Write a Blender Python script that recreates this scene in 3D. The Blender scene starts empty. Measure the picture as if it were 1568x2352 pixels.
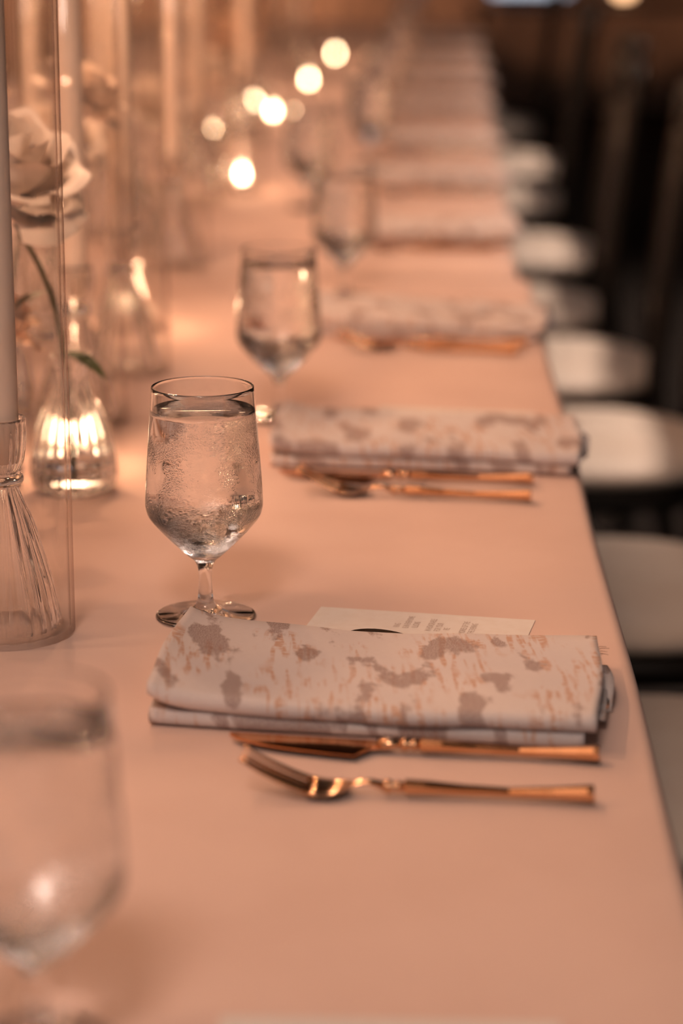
import bpy, bmesh, math, random
from mathutils import Vector, Matrix, Euler

random.seed(7)
S = bpy.context.scene
COL = S.collection
PI = math.pi
T = 0.75                                    # table height

# ------------------------------------------------------------------ camera
cam_d = bpy.data.cameras.new('camera')
cam = bpy.data.objects.new('camera', cam_d)
COL.objects.link(cam)
cam.location = (0.0, 0.0, 1.234)
cam.rotation_euler = (math.radians(90 - 14.45), 0.0, math.radians(2.556))
cam_d.sensor_fit = 'VERTICAL'
cam_d.sensor_height = 36.0
cam_d.sensor_width = 24.0
cam_d.lens = 85.0
cam_d.clip_start = 0.05
cam_d.dof.use_dof = True
cam_d.dof.focus_distance = 1.60
cam_d.dof.aperture_fstop = 3.4
S.camera = cam

# ------------------------------------------------------------------ world and lights
W = bpy.data.worlds.new('world')
S.world = W
W.use_nodes = True
bg = W.node_tree.nodes['Background']
bg.inputs[0].default_value = (1.0, 0.93, 0.88, 1)
bg.inputs[1].default_value = 0.24


def area_light(name, loc, target, size, power, color, sy=None):
    d = bpy.data.lights.new(name, 'AREA')
    d.energy = power
    d.color = color
    d.shape = 'RECTANGLE' if sy else 'DISK'
    d.size = size
    if sy:
        d.size_y = sy
    o = bpy.data.objects.new(name, d)
    COL.objects.link(o)
    o.location = loc
    o.rotation_euler = (Vector(target) - Vector(loc)).to_track_quat('-Z', 'Y').to_euler()
    return o


# ceiling lamp behind the camera, chandelier glow over the table, side lamps, an added cool fill
area_light('ceiling_lamp', (-0.35, -0.75, 3.3), (-0.1, 2.2, T), 0.8, 33, (1.0, 0.74, 0.61))
chand = area_light('chandelier_row', (-0.9, 2.0, 3.4), (-0.5, 2.0, T), 1.4, 17, (1.0, 0.56, 0.35), 2.6)
chand.rotation_euler = (0, math.radians(-8.6), 0)
side = area_light('side_ceiling_lamps', (1.1, 5.4, 3.3), (0.55, 5.4, 0.5), 0.25, 17, (1.0, 0.78, 0.64), 4.8)
side.rotation_euler = (0, math.radians(11), 0)
side.data.spread = math.radians(28)                       # spread narrowed to light the seats and spare the table
panel = area_light('cool_goblet_fill', (-0.2, 4.8, 4.15), (-0.2, 4.8, 0), 1.3, 7, (0.72, 0.87, 1.0), 0.9)  # added area light, gives the goblets a cool tint
panel.rotation_euler = (0, 0, 0)

S.view_settings.view_transform = 'Standard'
S.view_settings.look = 'None'
S.view_settings.exposure = 0.0
S.view_settings.gamma = 1.0
S.view_settings.use_curve_mapping = False

cy = S.cycles
cy.use_denoising = True
cy.use_adaptive_sampling = True
cy.adaptive_threshold = 0.10
cy.adaptive_min_samples = 20
cy.max_bounces = 16
cy.diffuse_bounces = 2
cy.glossy_bounces = 8
cy.transmission_bounces = 14
cy.transparent_max_bounces = 28
cy.sample_clamp_indirect = 14.0
cy.blur_glossy = 0.3
cy.caustics_reflective = False
cy.caustics_refractive = True


# ------------------------------------------------------------------ helpers
def tag(o, label=None, cat=None, group=None, kind=None):
    if label:
        o['label'] = label
    if cat:
        o['category'] = cat
    if group:
        o['group'] = group
    if kind:
        o['kind'] = kind
    return o


def empty(name, loc=(0, 0, 0), rot=(0, 0, 0)):
    o = bpy.data.objects.new(name, None)
    COL.objects.link(o)
    o.location = loc
    o.rotation_euler = rot
    o.empty_display_size = 0.02
    return o


def link(name, me, parent=None, M=None):
    o = bpy.data.objects.new(name, me)
    COL.objects.link(o)
    if parent:
        o.parent = parent
    if M is not None:
        o.matrix_basis = M
    return o


def mesh(name, verts, faces, mat, smooth=True, uvs=None):
    me = bpy.data.meshes.new(name)
    me.from_pydata(verts, [], faces)
    me.materials.append(mat)
    if uvs:
        lay = me.uv_layers.new(name='UVMap')
        for lp in me.loops:
            lay.data[lp.index].uv = uvs[lp.vertex_index]
    me.validate()
    if smooth:
        me.polygons.foreach_set('use_smooth', [True] * len(me.polygons))
    me.update()
    return me


class MB:
    """collects primitive shapes into one mesh"""
    def __init__(self):
        self.v = []
        self.f = []

    def add(self, v, f):
        n = len(self.v)
        self.v += [tuple(p) for p in v]
        self.f += [tuple(i + n for i in q) for q in f]
        return self

    def box(self, c, s, M=None):
        x, y, z = (a / 2 for a in s)
        vs = [Vector((sx * x, sy * y, sz * z)) for sz in (-1, 1) for sy in (-1, 1) for sx in (-1, 1)]
        if M:
            vs = [M @ p for p in vs]
        vs = [p + Vector(c) for p in vs]
        return self.add(vs, [(0, 2, 3, 1), (4, 5, 7, 6), (0, 1, 5, 4), (2, 6, 7, 3), (0, 4, 6, 2), (1, 3, 7, 5)])

    def tube(self, pts, radii, n=12, cap=True, sx=1.0, sz=1.0):
        """rings of n vertices along a polyline"""
        pts = [Vector(p) for p in pts]
        if not hasattr(radii, '__len__'):
            radii = [radii] * len(pts)
        vs, fs = [], []
        up = Vector((0, 0, 1))
        for i, p in enumerate(pts):
            d = (pts[min(i + 1, len(pts) - 1)] - pts[max(i - 1, 0)]).normalized()
            ref = up if abs(d.dot(up)) < 0.95 else Vector((1, 0, 0))
            a = d.cross(ref).normalized()
            b = a.cross(d).normalized()
            for k in range(n):
                t = 2 * PI * k / n
                vs.append(p + a * (math.cos(t) * radii[i] * sx) + b * (math.sin(t) * radii[i] * sz))
        for i in range(len(pts) - 1):
            for k in range(n):
                j = (k + 1) % n
                fs.append((i * n + k, i * n + j, (i + 1) * n + j, (i + 1) * n + k))
        if cap:
            fs.append(tuple(range(n - 1, -1, -1)))
            fs.append(tuple((len(pts) - 1) * n + k for k in range(n)))
        return self.add(vs, fs)

    def build(self, name, mat, smooth=True):
        return mesh(name, self.v, self.f, mat, smooth)


def spline(pts, sub=4):
    """Catmull-Rom through 2-D or 3-D points"""
    out = []
    n = len(pts)
    P = [Vector(p).to_3d() if len(p) == 2 else Vector(p) for p in pts]
    dim = len(pts[0])
    for i in range(n - 1):
        p0, p1, p2, p3 = P[max(i - 1, 0)], P[i], P[i + 1], P[min(i + 2, n - 1)]
        for k in range(sub):
            t = k / sub
            q = 0.5 * ((2 * p1) + (p2 - p0) * t + (2 * p0 - 5 * p1 + 4 * p2 - p3) * t * t + (3 * p1 - p0 - 3 * p2 + p3) * t ** 3)
            out.append(tuple(q)[:dim])
    out.append(tuple(P[-1])[:dim])
    return out


def lathe(name, prof, mat, n=64, ribs=0, amp=None, smooth=True):
    """prof: (r, z) list; r == 0 closes to a pole; amp(z) gives rib depth"""
    vs, fs, ring = [], [], []
    for (r, z) in prof:
        if r <= 1e-6:
            ring.append(('p', len(vs)))
            vs.append((0, 0, z))
        else:
            ring.append(('r', len(vs)))
            for k in range(n):
                a = 2 * PI * k / n
                rr = r
                if ribs and amp:
                    rr += amp(z) * math.cos(a * ribs)
                vs.append((rr * math.cos(a), rr * math.sin(a), z))
    for (ta, ia), (tb, ib) in zip(ring, ring[1:]):
        for k in range(n):
            j = (k + 1) % n
            if ta == 'r' and tb == 'r':
                fs.append((ia + k, ia + j, ib + j, ib + k))
            elif ta == 'p' and tb == 'r':
                fs.append((ia, ib + j, ib + k))
            elif ta == 'r' and tb == 'p':
                fs.append((ia + k, ia + j, ib))
    return mesh(name, vs, fs, mat, smooth)


def copy_tree(o, parent=None):
    c = o.copy()
    COL.objects.link(c)
    c.parent = parent
    for ch in list(o.children):
        copy_tree(ch, c)
    return c


# ------------------------------------------------------------------ materials
def nodes(name):
    m = bpy.data.materials.new(name)
    m.use_nodes = True
    nt = m.node_tree
    return m, nt, nt.nodes['Principled BSDF']


def plain(name, col, rough=0.5, metal=0.0, spec=0.5, sheen=0.0):
    m, nt, b = nodes(name)
    b.inputs['Base Color'].default_value = (*col, 1)
    b.inputs['Roughness'].default_value = rough
    b.inputs['Metallic'].default_value = metal
    b.inputs['Specular IOR Level'].default_value = spec
    b.inputs['Sheen Weight'].default_value = sheen
    return m


def add_noise_color(m, col2, scale, lo=0.4, hi=0.65, coord='Object', stretch=(1, 1, 1)):
    nt = m.node_tree
    b = nt.nodes['Principled BSDF']
    c1 = tuple(b.inputs['Base Color'].default_value)
    tc = nt.nodes.new('ShaderNodeTexCoord')
    mp = nt.nodes.new('ShaderNodeMapping')
    mp.inputs['Scale'].default_value = stretch
    nz = nt.nodes.new('ShaderNodeTexNoise')
    nz.inputs['Scale'].default_value = scale
    nz.inputs['Detail'].default_value = 3
    rp = nt.nodes.new('ShaderNodeValToRGB')
    rp.color_ramp.elements[0].position = lo
    rp.color_ramp.elements[1].position = hi
    rp.color_ramp.elements[0].color = c1
    rp.color_ramp.elements[1].color = (*col2, 1)
    nt.links.new(tc.outputs[coord], mp.inputs[0])
    nt.links.new(mp.outputs[0], nz.inputs['Vector'])
    nt.links.new(nz.outputs[0], rp.inputs[0])
    nt.links.new(rp.outputs[0], b.inputs['Base Color'])
    return m


def add_bump(m, scale, strength, dist=0.001, coord='Object', stretch=(1, 1, 1)):
    nt = m.node_tree
    b = nt.nodes['Principled BSDF']
    tc = nt.nodes.new('ShaderNodeTexCoord')
    mp = nt.nodes.new('ShaderNodeMapping')
    mp.inputs['Scale'].default_value = stretch
    nz = nt.nodes.new('ShaderNodeTexNoise')
    nz.inputs['Scale'].default_value = scale
    nz.inputs['Detail'].default_value = 2
    bp = nt.nodes.new('ShaderNodeBump')
    bp.inputs['Strength'].default_value = strength
    bp.inputs['Distance'].default_value = dist
    nt.links.new(tc.outputs[coord], mp.inputs[0])
    nt.links.new(mp.outputs[0], nz.inputs['Vector'])
    nt.links.new(nz.outputs[0], bp.inputs['Height'])
    nt.links.new(bp.outputs[0], b.inputs['Normal'])
    return m


def refractive(name, ior, rough=0.0, col=(1, 1, 1)):
    m, nt, b = nodes(name)
    b.inputs['Base Color'].default_value = (*col, 1)
    b.inputs['Roughness'].default_value = rough
    b.inputs['IOR'].default_value = ior
    b.inputs['Transmission Weight'].default_value = 1.0
    return m


def thin_glass(name, edge=(0.50, 0.37, 0.31), f0=0.035, bump=0.0, f90=0.60):
    """blown glass wall: clear face on, tinted where the wall is seen edge on, mirror-like by Fresnel"""
    m = bpy.data.materials.new(name)
    m.use_nodes = True
    nt = m.node_tree
    nt.nodes.clear()
    out = nt.nodes.new('ShaderNodeOutputMaterial')
    tr = nt.nodes.new('ShaderNodeBsdfTransparent')
    gl = nt.nodes.new('ShaderNodeBsdfGlossy')
    gl.inputs['Roughness'].default_value = 0.03
    mix = nt.nodes.new('ShaderNodeMixShader')
    lw = nt.nodes.new('ShaderNodeLayerWeight')
    lw.inputs['Blend'].default_value = 0.5
    rp = nt.nodes.new('ShaderNodeValToRGB')
    rp.color_ramp.elements[0].position = 0.72
    rp.color_ramp.elements[0].color = (0.992, 0.99, 0.987, 1)
    rp.color_ramp.elements[1].position = 0.97
    rp.color_ramp.elements[1].color = (*edge, 1)  # dark edge colour stands in for refraction in the wall
    nt.links.new(lw.outputs['Facing'], rp.inputs[0])
    nt.links.new(rp.outputs[0], tr.inputs[0])
    pw = nt.nodes.new('ShaderNodeMath')
    pw.operation = 'POWER'
    pw.inputs[1].default_value = 5.0
    fr = nt.nodes.new('ShaderNodeMapRange')            # Schlick reflectance of one glass face
    fr.inputs['To Min'].default_value = f0
    fr.inputs['To Max'].default_value = f90
    nt.links.new(lw.outputs['Facing'], pw.inputs[0])
    nt.links.new(pw.outputs[0], fr.inputs['Value'])
    nt.links.new(fr.outputs[0], mix.inputs[0])
    nt.links.new(tr.outputs[0], mix.inputs[1])
    nt.links.new(gl.outputs[0], mix.inputs[2])
    if bump:
        tc = nt.nodes.new('ShaderNodeTexCoord')
        nz = nt.nodes.new('ShaderNodeTexNoise')
        nz.inputs['Scale'].default_value = 130
        bp = nt.nodes.new('ShaderNodeBump')
        bp.inputs['Strength'].default_value = bump
        bp.inputs['Distance'].default_value = 0.002
        nt.links.new(tc.outputs['Object'], nz.inputs['Vector'])
        nt.links.new(nz.outputs[0], bp.inputs['Height'])
        nt.links.new(bp.outputs[0], gl.inputs['Normal'])
    nt.links.new(mix.outputs[0], out.inputs[0])
    return m


def emit(name, col, strength):
    m = bpy.data.materials.new(name)
    m.use_nodes = True
    nt = m.node_tree
    nt.nodes.clear()
    out = nt.nodes.new('ShaderNodeOutputMaterial')
    e = nt.nodes.new('ShaderNodeEmission')
    e.inputs[0].default_value = (*col, 1)
    e.inputs[1].default_value = strength
    nt.links.new(e.outputs[0], out.inputs[0])
    return m


M_cloth = add_bump(add_noise_color(plain('blush_linen', (0.81, 0.60, 0.522), 0.9, spec=0.15), (0.78, 0.57, 0.492), 9.0), 900, 0.06, 0.0004)
M_gold = add_noise_color(plain('rose_gold', (0.74, 0.43, 0.25), 0.17, metal=1.0), (0.66, 0.36, 0.19), 60)
M_blade = plain('polished_gold_blade', (0.70, 0.32, 0.14), 0.10, metal=1.0)
M_water = refractive('water', 1.33)
M_thin = thin_glass('thin_clear_glass')
M_thin_base = thin_glass('clear_glass_base', (0.985, 0.98, 0.975), 0.03, 0.0, 0.2)
M_ribbed = refractive('ribbed_glass', 1.46)
M_wax = plain('ivory_wax', (0.93, 0.75, 0.62), 0.45)
M_wax.node_tree.nodes['Principled BSDF'].inputs['Subsurface Weight'].default_value = 0.0
add_noise_color(M_wax, (0.90, 0.71, 0.57), 30)
M_wick = add_noise_color(plain('burnt_wick', (0.02, 0.015, 0.01), 0.9), (0.05, 0.04, 0.03), 300)
M_flame = emit('candle_flame', (1.0, 0.70, 0.42), 42.0)
M_tin = add_noise_color(plain('aluminium_cup', (0.75, 0.72, 0.70), 0.3, metal=1.0), (0.68, 0.65, 0.62), 200)
M_petal = add_noise_color(plain('cream_petal', (0.95, 0.79, 0.67), 0.6, sheen=0.2), (0.92, 0.73, 0.60), 40)
M_petal2 = add_noise_color(plain('peach_petal', (0.88, 0.60, 0.42), 0.6, sheen=0.2), (0.84, 0.52, 0.34), 40)
M_green = add_noise_color(plain('stem_green', (0.085, 0.10, 0.03), 0.5), (0.05, 0.065, 0.02), 60)
M_black = add_noise_color(plain('black_lacquer', (0.008, 0.006, 0.005), 0.45, spec=0.25), (0.012, 0.008, 0.006), 14)
M_cush = add_noise_color(plain('ivory_vinyl', (0.80, 0.67, 0.56), 0.45, spec=0.4), (0.76, 0.62, 0.51), 14)
M_card = add_noise_color(plain('card_stock', (0.86, 0.80, 0.76), 0.8, spec=0.2), (0.84, 0.77, 0.72), 120)
M_ink = add_noise_color(plain('grey_ink', (0.50, 0.38, 0.33), 0.8), (0.56, 0.44, 0.38), 400)
M_thread = add_noise_color(plain('loose_thread', (0.30, 0.16, 0.10), 0.9), (0.5, 0.24, 0.12), 200)
M_floor = add_noise_color(plain('dark_carpet', (0.012, 0.010, 0.009), 0.95, spec=0.05), (0.018, 0.014, 0.012), 30)
M_wall = add_noise_color(plain('dark_plaster', (0.10, 0.06, 0.045), 0.9), (0.13, 0.075, 0.055), 2)
M_ceil = add_noise_color(plain('dark_ceiling_paint', (0.05, 0.038, 0.032), 0.95, spec=0.1), (0.06, 0.045, 0.036), 2)
M_leftwall = add_noise_color(plain('warm_plaster', (0.50, 0.36, 0.28), 0.9), (0.44, 0.31, 0.24), 2)
M_drape = add_noise_color(plain('brown_velvet', (0.28, 0.165, 0.115), 0.85, sheen=0.3), (0.22, 0.125, 0.085), 3, stretch=(1, 1, 0.2))
M_cool = emit('cool_light_panel', (0.80, 0.86, 1.0), 1.2)
M_warmglobe = emit('warm_globe', (1.0, 0.55, 0.28), 5.0)

# goblet glass: clear, beaded with fine condensation below the water line
M_goblet = refractive('goblet_glass', 1.5)


def condensation(m):
    nt = m.node_tree
    b = nt.nodes['Principled BSDF']
    tc = nt.nodes.new('ShaderNodeTexCoord')
    n1 = nt.nodes.new('ShaderNodeTexVoronoi')
    n1.inputs['Scale'].default_value = 900
    n2 = nt.nodes.new('ShaderNodeTexNoise')
    n2.inputs['Scale'].default_value = 55
    n2.inputs['Detail'].default_value = 3
    rp = nt.nodes.new('ShaderNodeValToRGB')
    rp.color_ramp.elements[0].position = 0.46
    rp.color_ramp.elements[1].position = 0.66
    sep = nt.nodes.new('ShaderNodeSeparateXYZ')
    mr = nt.nodes.new('ShaderNodeMapRange')           # fades in below the water line (z in metres)
    mr.inputs['From Min'].default_value = 0.146
    mr.inputs['From Max'].default_value = 0.120
    mul = nt.nodes.new('ShaderNodeMath')
    mul.operation = 'MULTIPLY'
    mul2 = nt.nodes.new('ShaderNodeMath')
    mul2.operation = 'MULTIPLY'
    bp = nt.nodes.new('ShaderNodeBump')
    bp.inputs['Strength'].default_value = 0.55
    bp.inputs['Distance'].default_value = 0.0006
    L = nt.links.new
    L(tc.outputs['Object'], n1.inputs['Vector'])
    L(tc.outputs['Object'], n2.inputs['Vector'])
    L(tc.outputs['Object'], sep.inputs[0])
    L(sep.outputs['Z'], mr.inputs['Value'])
    L(n2.outputs[0], rp.inputs[0])
    L(rp.outputs[0], mul.inputs[0])
    L(mr.outputs[0], mul.inputs[1])
    L(mul.outputs[0], mul2.inputs[0])
    L(n1.outputs['Distance'], mul2.inputs[1])
    L(mul2.outputs[0], bp.inputs['Height'])
    L(bp.outputs[0], b.inputs['Normal'])
    # fine frost of droplets, with white colour added to brighten the lower cone
    fr = nt.nodes.new('ShaderNodeMapRange')
    fr.inputs['From Min'].default_value = 0.088
    fr.inputs['From Max'].default_value = 0.066
    fr.inputs['To Min'].default_value = 0.01
    fr.inputs['To Max'].default_value = 0.035
    ms = nt.nodes.new('ShaderNodeMath')
    ms.operation = 'MULTIPLY'
    n3 = nt.nodes.new('ShaderNodeTexNoise')
    n3.inputs['Scale'].default_value = 160
    n3.inputs['Detail'].default_value = 4
    rp3 = nt.nodes.new('ShaderNodeValToRGB')
    rp3.color_ramp.elements[0].position = 0.35
    rp3.color_ramp.elements[1].position = 0.65
    df = nt.nodes.new('ShaderNodeBsdfTranslucent')
    df.inputs[0].default_value = (0.92, 0.94, 0.97, 1)
    d2 = nt.nodes.new('ShaderNodeBsdfDiffuse')
    d2.inputs[0].default_value = (0.92, 0.94, 0.97, 1)
    m1 = nt.nodes.new('ShaderNodeMixShader')
    m2 = nt.nodes.new('ShaderNodeMixShader')
    L(tc.outputs['Object'], n3.inputs['Vector'])
    L(n3.outputs[0], rp3.inputs[0])
    L(sep.outputs['Z'], fr.inputs['Value'])
    L(fr.outputs[0], ms.inputs[0])
    L(rp3.outputs[0], ms.inputs[1])
    L(df.outputs[0], m1.inputs[1])
    L(d2.outputs[0], m1.inputs[2])
    L(ms.outputs[0], m2.inputs[0])
    L(b.outputs[0], m2.inputs[1])
    L(m1.outputs[0], m2.inputs[2])
    L(m2.outputs[0], nt.nodes['Material Output'].inputs[0])


M_goblet_bowl = refractive('goblet_bowl_glass', 1.5)
condensation(M_goblet_bowl)


def napkin_material():
    m, nt, b = nodes('woven_napkin')
    b.inputs['Roughness'].default_value = 0.85
    b.inputs['Specular IOR Level'].default_value = 0.2
    N = nt.nodes.new
    L = nt.links.new
    uv = N('ShaderNodeUVMap')

    def noise(scale, detail, stretch=(1, 1, 1), off=(0, 0, 0)):
        mp = N('ShaderNodeMapping')
        mp.inputs['Scale'].default_value = stretch
        mp.inputs['Location'].default_value = off
        nz = N('ShaderNodeTexNoise')
        nz.inputs['Scale'].default_value = scale
        nz.inputs['Detail'].default_value = detail
        L(uv.outputs[0], mp.inputs[0])
        L(mp.outputs[0], nz.inputs['Vector'])
        return nz.outputs[0]

    def ramp(inp, lo, hi, c0=(0, 0, 0, 1), c1=(1, 1, 1, 1)):
        r = N('ShaderNodeValToRGB')
        r.color_ramp.elements[0].position = lo
        r.color_ramp.elements[1].position = hi
        r.color_ramp.elements[0].color = c0
        r.color_ramp.elements[1].color = c1
        L(inp, r.inputs[0])
        return r.outputs[0]

    def math_(op, a, c):
        q = N('ShaderNodeMath')
        q.operation = op
        for i, x in enumerate((a, c)):
            if isinstance(x, float):
                q.inputs[i].default_value = x
            else:
                L(x, q.inputs[i])
        return q.outputs[0]

    def mixc(f, a, c):
        q = N('ShaderNodeMix')
        q.data_type = 'RGBA'
        L(f, q.inputs['Factor'])
        for sock, x in ((q.inputs['A'], a), (q.inputs['B'], c)):
            if isinstance(x, tuple):
                sock.default_value = x
            else:
                L(x, sock)
        return q.outputs['Result']
    base = ramp(noise(8, 3), 0.35, 0.7, (0.80, 0.72, 0.70, 1), (0.74, 0.67, 0.67, 1))
    # brick-like orange hatch: short warp floats
    hatch = noise(1.0, 2, (230, 26, 1), (3, 1, 0))
    zone = noise(30, 2, (1, 0.5, 1), (9, 4, 0))
    hm = math_('MULTIPLY', ramp(hatch, 0.50, 0.58), ramp(zone, 0.44, 0.56))
    hatch2 = noise(1.0, 2, (150, 420, 1), (13, 7, 0))
    hm = math_('MULTIPLY', hm, ramp(hatch2, 0.36, 0.50))
    c = mixc(hm, base, (0.64, 0.40, 0.29, 1))
    # taupe blotches with ragged woven edges
    blot = math_('ADD', noise(33, 2, (1, 0.42, 1), (2.3, 5.7, 0)), math_('MULTIPLY', math_('SUBTRACT', noise(1.0, 1, (300, 170, 1)), 0.5), 0.10))
    bm_ = math_('MULTIPLY', ramp(blot, 0.552, 0.59), ramp(noise(1500, 1), 0.32, 0.56))
    c = mixc(bm_, c, (0.31, 0.205, 0.18, 1))
    # weave
    wv = noise(1.0, 1, (200, 2600, 1))
    c = mixc(ramp(wv, 0.35, 0.9, (0, 0, 0, 1), (0.35, 0.35, 0.35, 1)), c, (0.55, 0.47, 0.45, 1))
    L(c, b.inputs['Base Color'])
    bp = N('ShaderNodeBump')
    bp.inputs['Strength'].default_value = 0.35
    bp.inputs['Distance'].default_value = 0.0006
    L(wv, bp.inputs['Height'])
    L(bp.outputs[0], b.inputs['Normal'])
    return m


M_napkin = napkin_material()

# ------------------------------------------------------------------ the room
o = link('floor', MB().box((0, 6, -0.05), (14, 20, 0.1)).build('floor', M_floor, False))
tag(o, 'dark carpeted floor of the banquet room', 'floor', kind='structure')
o = link('wall_back', MB().box((0.7, 14.6, 2.1), (8.8, 0.2, 4.3)).build('wall_back', M_wall, False))
tag(o, 'dark brown wall behind the drapes', 'wall', kind='structure')
o = link('wall_right', MB().box((5.0, 6, 2.1), (0.2, 17, 4.3)).build('wall_right', M_wall, False))
tag(o, 'dark wall on the right of the room', 'wall', kind='structure')


o = link('ceiling', MB().box((0.7, 6, 4.3), (8.8, 17.4, 0.1)).build('ceiling', M_ceil, False))
tag(o, 'dark painted ceiling over the banquet room', 'ceiling', kind='structure')
o = link('wall_left', MB().box((-3.6, 6, 2.1), (0.2, 17, 4.3)).build('wall_left', M_leftwall, False))
tag(o, 'warm plaster wall on the left of the room', 'wall', kind='structure')
for y in (1.0, 4.0, 7.0):  # area lights added to brighten the left wall
    area_light('wall_fill_light', (-2.7, y, 3.2), (-3.6, y, 1.2), 0.4, 40, (1.0, 0.58, 0.34))


def drape_mesh(w, h, seed):
    rnd = random.Random(seed)
    n, m = 90, 6
    ph = rnd.random() * 6
    vs, fs = [], []
    for j in range(m + 1):
        for i in range(n + 1):
            x = -w / 2 + w * i / n
            a = 0.05 * math.sin(x * 38 + ph + 0.5 * math.sin(x * 7 + ph)) + 0.02 * math.sin(x * 15 + ph * 2)
            vs.append((x, a * (0.7 + 0.3 * (1 - j / m)), h * j / m))
    for j in range(m):
        for i in range(n):
            a = j * (n + 1) + i
            fs.append((a, a + 1, a + n + 2, a + n + 1))
    return mesh('drape', vs, fs, M_drape)


where = ['in the left corner of the back wall', 'second from the left on the back wall', 'behind the far candles',
         'behind the far end of the table', 'right of the table end behind the chairs', 'on the back wall at the far right']
for i in range(1, 6):
    o = link('drape', drape_mesh(1.26, 4.1, i), None, Matrix.Translation((-4.2 + i * 1.25, 14.3, 0.005)))
    md = o.modifiers.new('thickness', 'SOLIDIFY')
    md.thickness = 0.004
    tag(o, 'brown pleated floor-length drape ' + where[i], 'drape', 'drapes along the back wall')
for x, e in ((-2.6, 70), (-1.6, 70), (-0.7, 60), (0.9, 15), (2.0, 15)):  # spots without fittings, added to brighten the drapes
    d = bpy.data.lights.new('drape_fill_spot', 'SPOT')
    d.energy = e
    d.color = (1.0, 0.56, 0.32)
    d.spot_size = math.radians(95)
    d.shadow_soft_size = 0.06
    lo = bpy.data.objects.new('drape_fill_spot', d)
    COL.objects.link(lo)
    lo.location = (x, 13.1, 0.25)
    lo.rotation_euler = (Vector((x, 14.3, 1.3)) - Vector((x, 13.1, 0.25))).to_track_quat('-Z', 'Y').to_euler()

# console table by the back wall with two lamps
con = empty('console_table', (0.95, 13.3, 0))
tag(con, 'dark console table against the back drapes', 'table')
link('table_top', MB().box((0, 0, 0.635), (1.7, 0.4, 0.04)).build('table_top', M_black, False), con)
for sx in (-0.8, 0.8):
    for sy in (-0.16, 0.16):
        link('leg', MB().tube([(sx, sy, 0), (sx, sy, 0.616)], 0.025, 8).build('leg', M_black), con)
lp = empty('light_panel', (0.42, 13.3, 0.655))
tag(lp, 'glowing cool white light panel at the top edge of the photo', 'lamp')
link('panel', MB().box((0, 0, 0.14), (0.42, 0.03, 0.2)).build('panel', M_cool, False), lp)
link('stand', MB().box((0, 0.03, 0.02), (0.3, 0.12, 0.04)).build('stand', M_black, False), lp)
gl = empty('globe_lamp', (0.92, 13.3, 0.655))
tag(gl, 'small glowing warm globe lamp at the top right edge', 'lamp')
link('globe', lathe('globe', [(0.0, 0.02)] + [(0.05 * math.sin(PI * k / 10), 0.07 - 0.05 * math.cos(PI * k / 10)) for k in range(1, 10)] + [(0, 0.12)], M_warmglobe, 24), gl)
link('base', lathe('base', [(0, 0), (0.04, 0), (0.04, 0.012), (0.02, 0.03), (0, 0.03)], M_black, 20), gl)


# ------------------------------------------------------------------ tablecloths
def tablecloth(x0, x1a, x1b, y0, y1, seed):
    """x0 far side edge, x1a / x1b guest-side edge at y0 / y1; rounded fold over the table edge, drop to the floor"""
    rnd = random.Random(seed)
    p1, p2 = rnd.random() * 6, rnd.random() * 6
    ny = int((y1 - y0) / 0.04)
    r = 0.010
    arc = [(math.sin(a) * r, math.cos(a) * r - r) for a in [PI / 2 * k / 6 for k in range(7)]]
    vs, fs = [], []
    rows = []
    for j in range(ny + 1):
        y = y0 + (y1 - y0) * j / ny
        x1 = x1a + (x1b - x1a) * j / ny + 0.0012 * math.sin(y * 9 + p1)
        pr = [(x0 - 0.02 * math.sin(y * 24 + p2) * (1 - zz / T), zz) for zz in (0.56, 0.60, 0.65, 0.70, T - r)]
        pr += [(x0 + r - s, T + c) for s, c in reversed(arc[:-1])]
        nx = 36
        pr += [(x0 + r + (x1 - x0 - 2 * r) * i / nx, T) for i in range(1, nx)]
        pr += [(x1 - r + s, T + c) for s, c in arc]
        pr += [(x1 + 0.02 * math.sin(y * 24 + p1) * (1 - zz / T), zz) for zz in (0.70, 0.65, 0.60, 0.56)]
        rows.append(len(pr))
        vs += [(x, y, z) for x, z in pr]
    n = rows[0]
    for j in range(ny):
        for i in range(n - 1):
            a = j * n + i
            fs.append((a, a + 1, a + n + 1, a + n))
    # end drops
    for j in (0, ny):
        s = len(vs)
        row = vs[j * n:(j + 1) * n]
        vs.extend([(x, y, min(z, 0.56)) for x, y, z in row])
        for i in range(n - 1):
            q = (j * n + i, s + i, s + i + 1, j * n + i + 1)
            fs.append(q if j else q[::-1])
    return mesh('tablecloth', vs, fs, M_cloth)


o = link('tablecloth', tablecloth(-1.15, 0.135, 0.105, 0.25, 3.085, 1))
tag(o, 'blush tablecloth covering the near banquet table', 'tablecloth')
o = link('tablecloth', tablecloth(-1.15, 0.091, 0.096, 3.088, 9.1, 2))
tag(o, 'blush tablecloth over the table running into the distance', 'tablecloth')

for y0, y1, lab in ((0.28, 3.07, 'dark folding banquet table under the near cloth'), (3.10, 9.08, 'dark folding banquet table under the far cloth')):
    bt = empty('banquet_table', ((-1.15 + 0.09) / 2, (y0 + y1) / 2, 0))
    tag(bt, lab, 'table', 'banquet tables end to end')
    link('table_top', MB().box((0, 0, T - 0.022), (1.19, y1 - y0, 0.034)).build('table_top', M_black, False), bt)
    for sx in (-0.45, 0.45):
        for sy in (-0.5, 0.5):
            link('leg', MB().tube([(sx, sy * (y1 - y0 - 0.6), 0), (sx, sy * (y1 - y0 - 0.6), T - 0.04)], 0.02, 10).build('leg', M_black), bt)

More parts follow.
